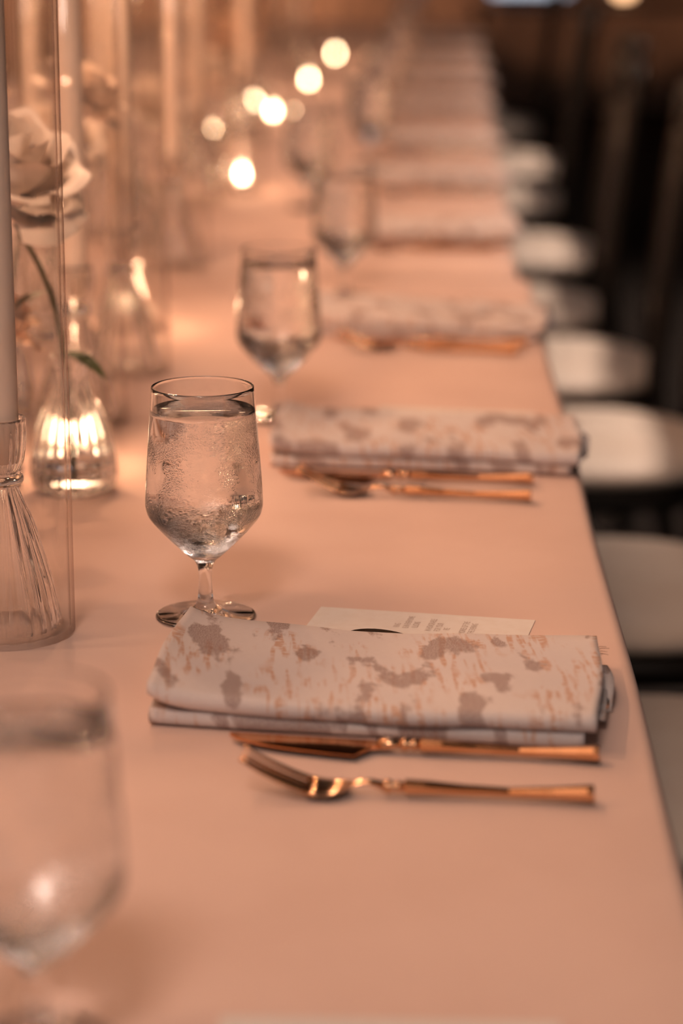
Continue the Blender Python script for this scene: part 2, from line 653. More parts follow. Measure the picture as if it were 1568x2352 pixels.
# ------------------------------------------------------------------ chairs
def make_chair():
    root = empty('banquet_chair')
    # seat frame: rounded square rail
    def ring(h, z):
        pts = []
        for k in range(48):
            a = 2 * PI * k / 48
            c, s = math.cos(a), math.sin(a)
            e = 2 / 2.5
            pts.append((h * math.copysign(abs(c) ** e, c), h * math.copysign(abs(s) ** e, s), z))
        return pts
    vs = ring(0.195, 0.405) + ring(0.20, 0.42) + ring(0.195, 0.435) + ring(0.05, 0.435) + ring(0.05, 0.405)
    fs = []
    for r in range(5):
        for k in range(48):
            j = (k + 1) % 48
            a, b = r * 48, ((r + 1) % 5) * 48
            fs.append((a + k, a + j, b + j, b + k))
    link('seat_frame', mesh('seat_frame', vs, fs, M_black), root)
    # domed cushion
    lay = [(0.165, 0.434), (0.190, 0.438), (0.199, 0.447), (0.197, 0.457), (0.184, 0.468), (0.15, 0.480), (0.10, 0.488), (0.05, 0.492)]
    vs = []
    for h, z in lay:
        vs += ring(h, z)
    c = len(vs)
    vs.append((0, 0, 0.493))
    fs = []
    for r in range(len(lay) - 1):
        for k in range(48):
            j = (k + 1) % 48
            fs.append((r * 48 + k, r * 48 + j, (r + 1) * 48 + j, (r + 1) * 48 + k))
    t = (len(lay) - 1) * 48
    fs += [(t + k, t + (k + 1) % 48, c) for k in range(48)]
    fs.append(tuple(range(47, -1, -1)))
    cu = link('cushion', mesh('cushion', vs, fs, M_cush), root)
    cu['label'] = 'ivory seat cushion'
    # front legs, rear legs running up into the back posts
    for s in (-1, 1):
        lg = link('leg', MB().tube([(-0.19, s * 0.185, 0.02), (-0.17, s * 0.17, 0.41)], [0.013, 0.016], 10).build('leg', M_black), root)
        link('foot_cap', lathe('foot_cap', [(0, 0), (0.013, 0), (0.015, 0.006), (0.014, 0.024), (0, 0.026)], M_cush, 12), lg, Matrix.Translation((-0.19, s * 0.185, 0)))
        pts = spline([(0.235, s * 0.185, 0.02), (0.185, s * 0.18, 0.42), (0.195, s * 0.18, 0.60), (0.235, s * 0.18, 0.92)], 4)
        lg = link('leg', MB().tube(pts, 0.0155, 10).build('leg', M_black), root)
        link('foot_cap', lathe('foot_cap', [(0, 0), (0.013, 0), (0.015, 0.006), (0.014, 0.024), (0, 0.026)], M_cush, 12), lg, Matrix.Translation((0.235, s * 0.185, 0)))
        link('stretcher', MB().tube([(-0.182, s * 0.18, 0.17), (0.213, s * 0.183, 0.17)], 0.009, 8).build('stretcher', M_black), root)
    link('stretcher', MB().tube([(-0.183, -0.18, 0.2), (-0.183, 0.18, 0.2)], 0.009, 8).build('stretcher', M_black), root)
    link('stretcher', MB().tube([(0.21, -0.183, 0.2), (0.21, 0.183, 0.2)], 0.009, 8).build('stretcher', M_black), root)
    link('top_rail', MB().tube([(0.234, -0.205, 0.905), (0.238, 0, 0.915), (0.234, 0.205, 0.905)], 0.015, 10).build('top_rail', M_black), root)
    link('back_rail', MB().tube([(0.222, -0.18, 0.83), (0.222, 0.18, 0.83)], 0.011, 8).build('back_rail', M_black), root)
    link('back_rail', MB().tube([(0.19, -0.18, 0.55), (0.19, 0.18, 0.55)], 0.011, 8).build('back_rail', M_black), root)
    vs, fs = [], []
    for i in range(9):
        z = 0.545 + 0.30 * i / 8
        x = 0.1895 + 0.036 * (i / 8) ** 1.4
        for k in range(9):
            y = -0.172 + 0.344 * k / 8
            vs.append((x + 0.010 * (1 - (y / 0.172) ** 2) - 0.006, y, z))
    n = len(vs)
    vs += [(x + 0.014, y, z) for x, y, z in vs]
    for i in range(8):
        for k in range(8):
            a = i * 9 + k
            fs += [(a, a + 9, a + 10, a + 1), (n + a, n + a + 1, n + a + 10, n + a + 9)]
    edge = [k for k in range(9)] + [i * 9 + 8 for i in range(1, 9)] + [72 + k for k in range(7, -1, -1)] + [i * 9 for i in range(7, 0, -1)]
    fs += [(a, b_, n + b_, n + a) for a, b_ in zip(edge, edge[1:] + edge[:1])]
    link('back_panel', mesh('back_panel', vs, fs, M_black), root)
    return root


ORD = ['nearest', 'second nearest', 'third nearest', 'fourth nearest', 'fifth nearest', 'sixth nearest', 'seventh nearest',
       'eighth nearest', 'ninth nearest', 'tenth nearest', 'eleventh nearest', 'twelfth nearest', 'thirteenth nearest']
chair_pos = [(0.185, 2.08, 2), (0.18, 2.67, -2), (0.19, 3.42, 1), (0.160, 4.02, -3), (0.106, 4.61, 0), (0.158, 5.34, 2),
             (0.109, 6.28, -1), (0.165, 7.06, 1), (0.115, 8.21, 0)]
proto = make_chair()
for i, (x, y, a) in enumerate(chair_pos):
    c = proto if i == 0 else copy_tree(proto)
    c.location = (x, y, 0)
    c.rotation_euler = (0, 0, math.radians(a))
    tag(c, 'black panel-back chair with ivory cushion, %s along the table edge' % ORD[i], 'chair', 'chairs along the right of the table')


# ------------------------------------------------------------------ water goblets
def make_goblet():
    root = empty('water_goblet')
    foot = [(0, 0.0004), (0.033, 0.0004), (0.0345, 0.0012), (0.0338, 0.0022)] + spline([(0.0338, 0.0022), (0.024, 0.0034), (0.013, 0.0048), (0.0072, 0.0085), (0.0052, 0.0145)], 4)[1:]
    stem = spline([(0.0052, 0.0145), (0.0045, 0.022), (0.0044, 0.030), (0.0052, 0.036), (0.0075, 0.0405)], 4)
    outer = spline([(0.0075, 0.0405), (0.0135, 0.0455), (0.0235, 0.0553), (0.0325, 0.0650), (0.0376, 0.0715), (0.0396, 0.0775), (0.0399, 0.083), (0.0390, 0.100), (0.0374, 0.122), (0.0358, 0.143), (0.0346, 0.1605)], 5)
    rim = [(0.0344, 0.1612), (0.0340, 0.1614), (0.0336, 0.1610)]
    inner = spline([(0.0335, 0.1603), (0.0347, 0.143), (0.0363, 0.122), (0.0379, 0.100), (0.0387, 0.083), (0.0384, 0.0782), (0.0364, 0.0726), (0.0312, 0.0662), (0.0222, 0.0566), (0.012, 0.0478), (0.004, 0.0455)], 5) + [(0, 0.0452)]
    bowl = link('bowl', lathe('bowl', outer + rim + inner, M_goblet_bowl, 96), root)
    link('stem', lathe('stem', stem, M_goblet, 48), root)
    link('foot', lathe('foot', foot, M_goblet, 72), root)
    lev = 0.1462
    wp = [(0, 0.0449)] + [(r + 0.0004, z - 0.0002) for r, z in reversed(inner[:-1]) if z < lev - 0.002]
    rl = 0.0345 + 0.0004
    wp += [(rl, lev), (rl - 0.0008, lev - 0.0003), (rl - 0.002, lev - 0.0006), (0, lev - 0.0006)]
    w = link('water', lathe('water', wp, M_water, 96), root)
    w['label'] = 'clear chilled water'
    return root


gob = make_goblet()
gob_pos = [(-0.173, 0.945), (-0.164, 1.585), (-0.158, 2.23), (-0.127, 2.93), (-0.217, 3.77), (-0.145, 4.42), (-0.14, 5.09), (-0.13, 5.75),
           (-0.135, 6.42), (-0.13, 7.08), (-0.14, 7.75), (-0.13, 8.4)]
gob_lab = ['blurred stemmed glass of water cut off at the lower left corner',
           'sharp stemmed glass of chilled water beside the nearest napkin',
           'softly blurred glass of water behind the sharp one',
           'third glass of water counting back from the sharp one',
           'blurred water glass set farther in beside the low candles']
for i, (x, y) in enumerate(gob_pos):
    c = gob if i == 0 else copy_tree(gob)
    c.location = (x, y, T)
    c.rotation_euler = (0, 0, i * 0.7)
    lab = gob_lab[i] if i < 5 else 'far blurred glass of water, %s in the row from the camera' % ['sixth', 'seventh', 'eighth', 'ninth', 'tenth', 'eleventh', 'twelfth'][i - 5]
    tag(c, lab, 'glass', 'water glasses along the place settings')


# ------------------------------------------------------------------ napkins
def napkin_mesh(seed, w=0.269, dep=0.165):
    """two stacked folds of cloth, rounded at the front; swept along x"""
    rnd = random.Random(seed)
    ph = [rnd.random() * 6.28 for _ in range(6)]
    nx = 64

    def path(t):
        """(y, z) polyline at t in 0..1 along the width"""
        openL = math.exp(-t / 0.05)                         # the upper fold gapes at its left end
        wob = 0.0012 * math.sin(t * 9 + ph[0]) + 0.0007 * math.sin(t * 21 + ph[1])
        r1 = 0.0042 + 0.0006 * math.sin(t * 6 + ph[2])       # lower fold radius
        r2 = 0.0054 + 0.0007 * math.sin(t * 5 + ph[3]) - 0.0020 * openL
        z0 = 0.0012
        up = 0.0010 + 0.0095 * openL
        f1 = 0.004 + 0.0008 * math.sin(t * 8 + ph[4])
        f2 = 0.001 + wob
        P = []
        P += [(dep - 0.004, z0), (dep * 0.6, z0), (f1 + 0.02, z0)]
        for k in range(9):
            a = -PI / 2 - PI * k / 8
            P.append((f1 + r1 + math.cos(a) * r1, z0 + r1 + math.sin(a) * r1))
        z1 = z0 + 2 * r1
        P += [(f1 + 0.02, z1 - 0.0005), (dep * 0.6, z1 - 0.002), (dep - 0.008, z1 - 0.0025)]
        z2 = z1 + up
        zb = z1 - 0.001
        P += [(dep - 0.003, zb - 0.0005), (dep - 0.0025, zb + 0.0004), (dep - 0.008, zb + 0.001), (dep * 0.6, zb + 0.0008), (f2 + 0.03, z1 + 0.0005)]
        for k in range(11):
            a = -PI / 2 - PI * k / 10
            P.append((f2 + r2 + math.cos(a) * r2, z2 + r2 * 0.95 + math.sin(a) * r2 * 0.95))
        z3 = z2 + 1.9 * r2
        for k in range(1, 13):
            q = k / 12
            y = f2 + r2 + (dep - f2 - r2 - 0.004) * q
            z = z3 - 0.0022 * q + 0.0009 * math.sin(q * 5 + t * 7 + ph[5]) * q + 0.0006 * math.sin(t * 17 + q * 3)
            P.append((y, z))
        P += [(dep - 0.001, z3 - 0.004), (dep, z3 - 0.006)]
        return P
    vs, uv, fs = [], [], []
    n = len(path(0))
    for i in range(nx + 1):
        t = i / nx
        P = path(t)
        s = 0.0
        for k, (y, z) in enumerate(P):
            if k:
                s += math.hypot(y - P[k - 1][0], z - P[k - 1][1])
            yy = y / dep
            # ends are not perfectly straight; the lower fold stops short on the right
            lower = 1.0 if k < 17 else 0.0
            ex = (t - 0.5) * w + 0.002 * math.sin(yy * 6 + ph[1]) * (2 * t - 1)
            if t > 0.5:
                ex -= 0.007 * lower * (t - 0.5) * 2
            vs.append((ex, y - 0.075 * ex, z))
            uv.append((t * w + 0.13 * s + seed * 0.37, s + seed * 0.21))
    for i in range(nx):
        for k in range(n - 1):
            a = i * n + k
            fs.append((a, a + 1, a + n + 1, a + n))
    me = mesh('cloth', vs, fs, M_napkin, True, uv)
    return me


def make_napkin(seed):
    root = empty('napkin')
    o = link('folded_cloth', napkin_mesh(seed), root)
    md = o.modifiers.new('thickness', 'SOLIDIFY')
    md.thickness = 0.0011
    md.offset = 0.0
    # inner layers showing past the right end: two hem edges and the rolled tongue of cloth
    dep = 0.165
    def strip(name, x0, x1, y0, y1, z, sag, curl=0.0):
        vs, fs, uv = [], [], []
        nx_, ny_ = 8, 12
        for i in range(nx_ + 1):
            for j in range(ny_ + 1):
                u, v = i / nx_, j / ny_
                x = x0 + (x1 - x0) * u + 0.0022 * math.sin(v * 3.6) + (y1 - y0) * -0.02 * v
                y = y0 + (y1 - y0) * v - 0.010
                zz = z - sag * u + 0.0008 * math.sin(v * 7) + curl * math.sin(PI * v) * (0.6 + 0.4 * u)
                if v < 0.18:
                    zz -= (0.18 - v) / 0.18 * (0.006 if curl else 0.002)
                vs.append((x, y, zz))
                uv.append((x + 0.8, y * 1.0 + 0.33))
        for i in range(nx_):
            for j in range(ny_):
                a = i * (ny_ + 1) + j
                fs.append((a, a + ny_ + 1, a + ny_ + 2, a + 1))
        q = link(name, mesh(name, vs, fs, M_napkin, True, uv), root)
        md = q.modifiers.new('thickness', 'SOLIDIFY')
        md.thickness = 0.0012
        md.offset = 0.0
        return q
    strip('hem', 0.105, 0.1355, 0.045, dep - 0.003, 0.0150, 0.001)
    strip('hem', 0.100, 0.1380, 0.040, dep - 0.006, 0.0115, 0.002)
    strip('inner_fold', 0.110, 0.1420, 0.075, 0.145, 0.0075, 0.001, 0.0045)
    mb = MB()
    rnd = random.Random(seed + 50)
    for k in range(6):
        a = rnd.uniform(-0.25, 0.9)
        p = Vector((0.132, dep - 0.013 - 0.004 * k, 0.0135))
        d = Vector((math.cos(a), math.sin(a), rnd.uniform(-0.1, 0.35)))
        l_ = rnd.uniform(0.005, 0.009)
        mb.tube([p, p + d * l_ * 0.5 + Vector((0, 0, 0.0006)), p + d * l_], [0.00022, 0.0002, 0.00012], 5)
    q = link('frayed_threads', mb.build('frayed_threads', M_thread), root)
    q['label'] = 'loose brown threads at the hem'
    return root


nap_protos = [make_napkin(k) for k in range(3)]
# front-left-of-centre reference: centre of the front edge
nap_pos = [(-0.0440, 1.337, -3.2), (-0.020, 2.012, -1.5), (-0.028, 2.640, -4), (-0.035, 3.385, 1), (-0.035, 4.02, -1), (-0.035, 4.645, 2),
           (-0.04, 5.40, -2), (-0.03, 6.07, 1), (-0.035, 6.72, -1), (-0.04, 7.40, 2), (-0.03, 8.05, 0)]
for i, (x, y, a) in enumerate(nap_pos):
    c = nap_protos[i] if i < 3 else copy_tree(nap_protos[i % 3])
    c.location = (x, y, T + 0.0006)
    c.rotation_euler = (0, 0, math.radians(a))
    tag(c, 'taupe-blotched linen napkin folded flat, %s to the camera' % ORD[i], 'napkin', 'napkins at the place settings')


# ------------------------------------------------------------------ menu cards
def make_card():
    root = empty('menu_card')
    link('card', MB().box((0, 0, 0.0002), (0.150, 0.105, 0.0003)).build('card', M_card, False), root)
    lines = [(-0.013, 'KING', 0.0255), (-0.0065, 'IS IN EVERYONE', 0.043), (-0.0005, 'ILLIONS', 0.031), (0.0095, 'IN HONORABLE', 0.040),
             (0.0155, 'FOR YOUR', 0.0315), (0.0215, 'IRE', 0.0215), (0.0325, 'MORIES OF THE', 0.0385), (0.0385, 'THE EVENING', 0.0355)]
    for x, s, yend in lines:
        cu = bpy.data.curves.new('printed_line', 'FONT')
        cu.body = s
        cu.size = 0.0062
        cu.align_x = 'RIGHT'
        cu.fill_mode = 'FRONT'
        cu.materials.append(M_ink)
        ob = bpy.data.objects.new('printed_line', cu)
        dg = bpy.context.evaluated_depsgraph_get()
        COL.objects.link(ob)
        dg.update()
        me = bpy.data.meshes.new_from_object(ob.evaluated_get(dg))
        COL.objects.unlink(ob)
        bpy.data.objects.remove(ob)
        # the guest sits at +x facing -x, so the lines read along +y
        Mx = Matrix.Translation((x, yend, 0.00042)) @ Matrix.Rotation(PI / 2, 4, 'Z') @ Matrix.Diagonal((0.62, 1, 1, 1))
        link('printed_line', me, root, Mx)
    return root


card = make_card()
card_pos = [(-0.022, 0.926, 0)] + [(x + 0.023, y + 0.209, a - 6.5) for x, y, a in nap_pos]
for i, (x, y, a) in enumerate(card_pos[:8]):
    c = card if i == 0 else copy_tree(card)
    c.location = (x, y, T + 0.0001)
    c.rotation_euler = (0, 0, math.radians(a))
    lab = 'edge of a white printed menu card at the bottom of the photo' if i == 0 else 'white printed menu card tucked behind the napkin %s to the camera' % ORD[i - 1]
    tag(c, lab, 'card', 'menu cards at the place settings')


# ------------------------------------------------------------------ cutlery
def handle_mesh(name, prof, n=8, flat=0.8):
    """faceted handle along +x: prof is (x, r, z centre)"""
    vs, fs = [], []
    for x, r, z in prof:
        for k in range(n):
            a = 2 * PI * (k + 0.5) / n
            vs.append((x, math.cos(a) * r, z + math.sin(a) * r * flat))
    for i in range(len(prof) - 1):
        for k in range(n):
            j = (k + 1) % n
            fs.append((i * n + k, (i + 1) * n + k, (i + 1) * n + j, i * n + j))
    fs.append(tuple(range(n)))
    fs.append(tuple((len(prof) - 1) * n + k for k in range(n - 1, -1, -1)))
    return mesh(name, vs, fs, M_gold, False)


def make_handle(root, x0, x1, zc=0.0050):
    """collar beads at x0, slim waist, flared flat butt at x1"""
    L_ = x1 - x0
    prof = [(x0 + 0.004, 0.0030, zc), (x0 + 0.006, 0.0052, zc), (x0 + 0.018, 0.0048, zc), (x0 + L_ * 0.35, 0.0038, zc - 0.0006), (x0 + L_ * 0.58, 0.0033, zc - 0.0010),
            (x0 + L_ * 0.80, 0.0044, zc - 0.0004), (x1 - 0.003, 0.0059, zc), (x1, 0.0060, zc), (x1 + 0.0004, 0.0054, zc)]
    link('handle', handle_mesh('handle', prof), root)
    pr = [(x0 - 0.007, 0.0026, zc), (x0 - 0.0045, 0.0046, zc), (x0 - 0.002, 0.0040, zc), (x0, 0.0027, zc), (x0 + 0.0015, 0.0042, zc), (x0 + 0.003, 0.0036, zc), (x0 + 0.0045, 0.0029, zc)]
    o = link('collar', handle_mesh('collar', pr, 16, 0.9), root)
    o.data.polygons.foreach_set('use_smooth', [True] * len(o.data.polygons))


def make_knife():
    root = empty('dinner_knife')
    make_handle(root, 0.0, 0.1075, 0.0060)
    # blade lies nearly flat, cutting edge towards the camera (-y)
    out = spline([(-0.0175, 0.0050), (-0.045, 0.0058), (-0.075, 0.0064), (-0.1035, 0.0072), (-0.1075, 0.0058)], 6)
    out += spline([(-0.1075, 0.0058), (-0.099, -0.0020), (-0.080, -0.0098), (-0.055, -0.0150), (-0.0345, -0.0180), (-0.0305, -0.0178)], 6)[1:]
    out += [(-0.0275, -0.0120), (-0.0225, -0.0050), (-0.0175, -0.0035)]
    n = len(out)
    vs = []
    tilt = math.tan(math.radians(2.5))
    for sgn in (1, -1):
        for x, y in out:
            th = 0.0011 * (0.25 + 0.75 * max(0, min(1, (y + 0.018) / 0.024)))
            vs.append((x, y, 0.0046 + y * tilt * 0.9 + sgn * th))
    fs = [tuple(range(n)), tuple(range(2 * n - 1, n - 1, -1))]
    fs += [(i, n + i, n + (i + 1) % n, (i + 1) % n) for i in range(n)]
    b = mesh('blade', vs, fs, M_blade, False)
    link('blade', b, root)
    mb = MB().tube([(-0.0195, 0.001, 0.0048), (-0.0145, 0.0005, 0.0056), (-0.0105, 0, 0.0060), (-0.006, 0, 0.0060)], [0.0042, 0.0050, 0.0036, 0.0028], 14, sz=0.8)
    link('bolster', mb.build('bolster', M_gold), root)
    return root


def make_fork():
    root = empty('dinner_fork')
    make_handle(root, -0.013, 0.0955, 0.0062)

    def zc(x):
        """height of the head's centre line: arched neck, low root, tines sweeping up"""
        return spl(x)
    keys = [(-0.098, 0.0215), (-0.085, 0.0140), (-0.072, 0.0080), (-0.060, 0.0036), (-0.050, 0.0022), (-0.042, 0.0036), (-0.036, 0.0068), (-0.030, 0.0085), (-0.020, 0.0066)]

    def spl(x):
        for (xa, za), (xb, zb) in zip(keys, keys[1:]):
            if xa <= x <= xb:
                i = keys.index((xa, za))
                ta = (zb - keys[i - 1][1]) / (xb - keys[i - 1][0]) if i else (zb - za) / (xb - xa)
                nb = keys[i + 2] if i + 2 < len(keys) else keys[i + 1]
                tb = (nb[1] - za) / (nb[0] - xa)
                h = xb - xa
                t = (x - xa) / h
                return (2 * t ** 3 - 3 * t * t + 1) * za + (t ** 3 - 2 * t * t + t) * h * ta + (-2 * t ** 3 + 3 * t * t) * zb + (t ** 3 - t * t) * h * tb
        return keys[-1][1]
    # head plate from neck to the root of the tines
    st = [(-0.020, 0.0030, 0.0026), (-0.028, 0.0024, 0.0020), (-0.036, 0.0032, 0.0014), (-0.0395, 0.0074, 0.0011), (-0.043, 0.0110, 0.0010), (-0.048, 0.0133, 0.0010), (-0.055, 0.0140, 0.0010), (-0.062, 0.0138, 0.0010)]
    vs, fs = [], []
    m = 10
    for x, hw, th in st:
        for s in (1, -1):
            for k in range(m + 1):
                q = -1 + 2 * k / m
                dish = 0.0016 * q * q * min(1, hw / 0.01)
                vs.append((x, hw * q * s, zc(x) + dish + s * th * (1 - 0.7 * q * q)))
    R_ = 2 * (m + 1)
    for i in range(len(st) - 1):
        for k in range(R_):
            j = (k + 1) % R_
            fs.append((i * R_ + k, i * R_ + j, (i + 1) * R_ + j, (i + 1) * R_ + k))
    fs.append(tuple(range(R_ - 1, -1, -1)))
    fs.append(tuple((len(st) - 1) * R_ + k for k in range(R_)))
    link('head', mesh('head', vs, fs, M_gold), root)
    for k in range(4):
        yy = -0.0108 + 0.0072 * k
        pts, rad = [], []
        for s in range(11):
            x = -0.060 - 0.0375 * s / 10
            pts.append((x, yy * (1 - 0.06 * s / 10), zc(x) + 0.0016 * (yy / 0.0118) ** 2))
            rad.append(0.0025 - 0.0013 * (s / 10) ** 1.5)
        link('tine', MB().tube(pts, rad, 8, sz=0.62).build('tine', M_gold), root)
    return root


def make_spoon():
    root = empty('dessert_spoon')
    make_handle(root, -0.01, 0.101, 0.0058)
    vs, fs = [], []
    nr, na = 6, 32
    for i in range(nr + 1):
        r = i / nr
        for k in range(na):
            a = 2 * PI * k / na
            vs.append((-0.073 + 0.031 * r * math.cos(a), 0.020 * r * math.sin(a) * (1 - 0.12 * math.cos(a)), 0.0015 + 0.0078 * r * r))
    for i in range(nr):
        for k in range(na):
            j = (k + 1) % na
            fs.append((i * na + k, i * na + j, (i + 1) * na + j, (i + 1) * na + k))
    o = link('bowl', mesh('bowl', vs, fs, M_gold), root)
    md = o.modifiers.new('thickness', 'SOLIDIFY')
    md.thickness = 0.0012
    link('neck', MB().tube([(-0.045, 0, 0.0085), (-0.035, 0, 0.0088), (-0.022, 0, 0.0066), (-0.014, 0, 0.0058)], [0.0036, 0.0024, 0.0026, 0.003], 10).build('neck', M_gold), root)
    return root


knife, fork = make_knife(), make_fork()
cut_pos = []
for i, (x, y, a) in enumerate(nap_pos):
    if i == 0:
        kp, fp = (-0.0185, 1.317, -5.6), (-0.0135, 1.248, -3.5)
    elif i == 1:
        kp, fp = (-0.035, 1.981, -4.5), (-0.026, 1.925, -8)
    else:
        kp = (x + 0.01 + random.uniform(-.006, .006), y - 0.030, a - 4.5 + random.uniform(-2, 3))
        fp = (x + 0.006 + random.uniform(-.006, .006), y - 0.075, a - 4.5 + random.uniform(-2, 4))
    k = knife if i == 0 else copy_tree(knife)
    k.location = (kp[0], kp[1], T + 0.0003)
    k.rotation_euler = (0, 0, math.radians(kp[2]))
    tag(k, 'gold dinner knife lying along the napkin %s to the camera' % ORD[i], 'knife', 'gold knives at the place settings')
    f = fork if i == 0 else copy_tree(fork)
    f.location = (fp[0], fp[1], T + 0.0003)
    f.rotation_euler = (0, 0, math.radians(fp[2]))
    tag(f, 'gold dinner fork, tines raised, before the napkin %s to the camera' % ORD[i], 'fork', 'gold forks at the place settings')
sp_ = make_spoon()
sp_.location = (0.0180, 1.4545, T + 0.0009)
sp_.rotation_euler = (0, 0, math.radians(-39))
tag(sp_, 'gold spoon peeping out from under the nearest napkin', 'spoon')


# ------------------------------------------------------------------ candles in tall glass cylinders
def make_cylinder():
    root = empty('glass_cylinder')
    R_, h, t = 0.0465, 0.46, 0.0028
    pr = [(R_ - 0.001, 0.0), (R_, 0.001), (R_, h - 0.001), (R_ - t / 2, h), (R_ - t, h - 0.001), (R_ - t, 0.004)]
    link('wall', lathe('wall', pr, M_thin, 96), root)
    link('base', lathe('base', [(R_ - t, 0.004), (0, 0.004), (0, 0.0005), (R_ - 0.001, 0.0)], M_thin_base, 96), root)
    return root


def make_holder():
    root = empty('candle_holder')
    bell = spline([(0.0362, 0.0005), (0.0366, 0.004), (0.0350, 0.014), (0.0315, 0.030), (0.0255, 0.052), (0.0190, 0.074), (0.0130, 0.090), (0.0108, 0.097)], 5)
    link('bell', lathe('bell', bell + [(0.0095, 0.097)] + [(r - 0.003, z) for r, z in reversed(bell[:-1])], M_ribbed, 120, 20, lambda z: 0.0014 * min(1, max(0, (0.1 - z) / 0.03))), root)
    ringp = [(0.010 + 0.0035 * math.cos(a) + 0.002, 0.1010 + 0.0040 * math.sin(a)) for a in [-PI / 2 + PI * k / 8 for k in range(9)]]
    link('ring', lathe('ring', [(0, 0.097)] + ringp + [(0, 0.105)], M_ribbed, 48), root)
    cup = spline([(0.0105, 0.105), (0.0150, 0.112), (0.0172, 0.124), (0.0180, 0.1415)], 5)
    link('cup', lathe('cup', [(0, 0.1052)] + cup + [(0.0170, 0.1425)] + [(r - 0.0028, z) for r, z in reversed(cup[1:])] + [(0, 0.1125)], M_ribbed, 120, 20, lambda z: 0.0006 * min(1, max(0, (0.1415 - z) / 0.01))), root)
    return root


FL = [(0, 0), (0.0028, 0.002), (0.0044, 0.007), (0.0040, 0.013), (0.0022, 0.020), (0.0007, 0.027), (0, 0.030)]


def make_taper():
    root = empty('taper_candle')
    wx = link('wax', lathe('wax', [(0, 0), (0.0118, 0), (0.0132, 0.03), (0.0130, 0.36), (0.0118, 0.395), (0.0095, 0.402), (0.003, 0.403), (0, 0.402)], M_wax, 32), root)
    link('wick', MB().tube([(0, 0, 0.40), (0.0005, 0, 0.412)], 0.0009, 6).build('wick', M_wick), wx)
    link('flame', lathe('flame', FL, M_flame, 16), root, Matrix.Translation((0, 0, 0.409)))
    return root


def point_light(name, loc, power, col=(1.0, 0.54, 0.30), r=0.008):
    d = bpy.data.lights.new(name, 'POINT')
    d.energy = power
    d.color = col
    d.shadow_soft_size = r
    o = bpy.data.objects.new(name, d)
    COL.objects.link(o)
    o.location = loc
    return o


cyl_pos = [(-0.295, 1.545), (-0.346, 2.205), (-0.334, 2.45), (-0.364, 3.176), (-0.494, 2.857), (-0.497, 3.462),
           (-0.40, 3.86), (-0.50, 4.42), (-0.40, 4.75), (-0.47, 5.55), (-0.40, 6.5), (-0.50, 7.3)]
cyl_lab = ['nearest and sharpest, at the left edge', 'second from the left edge, behind the sharp one', 'third in the front row from the left',
           'fourth in the front row', 'nearest of the back row', 'second of the back row', 'fifth in the front row', 'third of the back row',
           'sixth in the front row', 'fourth of the back row', 'seventh and last in the front row', 'last of the back row']
CY, HO, TA = make_cylinder(), make_holder(), make_taper()
for i, (x, y) in enumerate(cyl_pos):
    c = CY if i == 0 else copy_tree(CY)
    c.location = (x, y, T + 0.0004)
    c.rotation_euler = (0, 0, i * 1.1)
    tag(c, 'tall clear glass candle cylinder, ' + cyl_lab[i], 'cylinder', 'glass cylinders of the centrepiece')
    h = HO if i == 0 else copy_tree(HO)
    h.location = (x, y, T + 0.0048)
    h.rotation_euler = (0, 0, i * 0.9)
    tag(h, 'ribbed glass candle holder inside the cylinder ' + cyl_lab[i], 'candle holder', 'ribbed candle holders')
    t = TA if i == 0 else copy_tree(TA)
    t.location = (x, y, T + 0.1178)
    tag(t, 'ivory taper candle inside the cylinder ' + cyl_lab[i], 'candle', 'tapers in the centrepiece')
    point_light('taper_glow', (x, y, T + 0.545), 5.2)


# ------------------------------------------------------------------ votives
def make_votive():
    root = empty('votive_glass')
    pr = [(0.030, 0.0), (0.032, 0.0015), (0.0345, 0.072), (0.0337, 0.0732), (0.0328, 0.072), (0.0302, 0.006)]
    link('wall', lathe('wall', pr, M_thin, 64), root)
    link('base', lathe('base', [(0.0302, 0.006), (0, 0.006), (0, 0.0006), (0.030, 0.0)], M_thin_base, 64), root)
    return root


def make_tealight():
    root = empty('tealight')
    link('cup', lathe('cup', [(0, 0), (0.0180, 0), (0.0188, 0.001), (0.0190, 0.015), (0.0186, 0.0152), (0.0183, 0.011)], M_tin, 32), root)
    wx = link('wax', lathe('wax', [(0.0184, 0.0115), (0.010, 0.0112), (0, 0.011)], M_wax, 32), root)
    link('wick', MB().tube([(0, 0, 0.011), (0.0004, 0, 0.017)], 0.0008, 6).build('wick', M_wick), wx)
    link('flame', lathe('flame', FL, M_flame, 16), root, Matrix.Translation((0, 0, 0.0145)) @ Matrix.Diagonal((1.3, 1.3, 0.75, 1)))
    return root


vot_pos = [(-0.323, 2.012), (-0.352, 2.70), (-0.342, 3.985), (-0.375, 5.15), (-0.350, 6.03), (-0.43, 5.36), (-0.33, 7.0), (-0.455, 4.66)]  # last one added to give a dim reflected light spot
vot_lab = ['glowing behind the ribbed bud vase', 'right of the second cylinder, near the left', 'burning brightest in the middle distance',
           'left of the pair of bright far lights', 'making the round white far light', 'left of its bright far neighbour', 'farthest down the table', 'added for a dim reflection near the bright middle one']
VO, TE = make_votive(), make_tealight()
for i, (x, y) in enumerate(vot_pos):
    v = VO if i == 0 else copy_tree(VO)
    v.location = (x, y, T + 0.0004)
    tag(v, 'small clear votive glass ' + vot_lab[i], 'votive', 'votive glasses')
    t = TE if i == 0 else copy_tree(TE)
    t.location = (x, y, T + 0.0068)
    tag(t, 'lit tealight in the votive ' + vot_lab[i], 'candle', 'tealights')
    point_light('tealight_glow', (x, y, T + 0.035), 0.75)


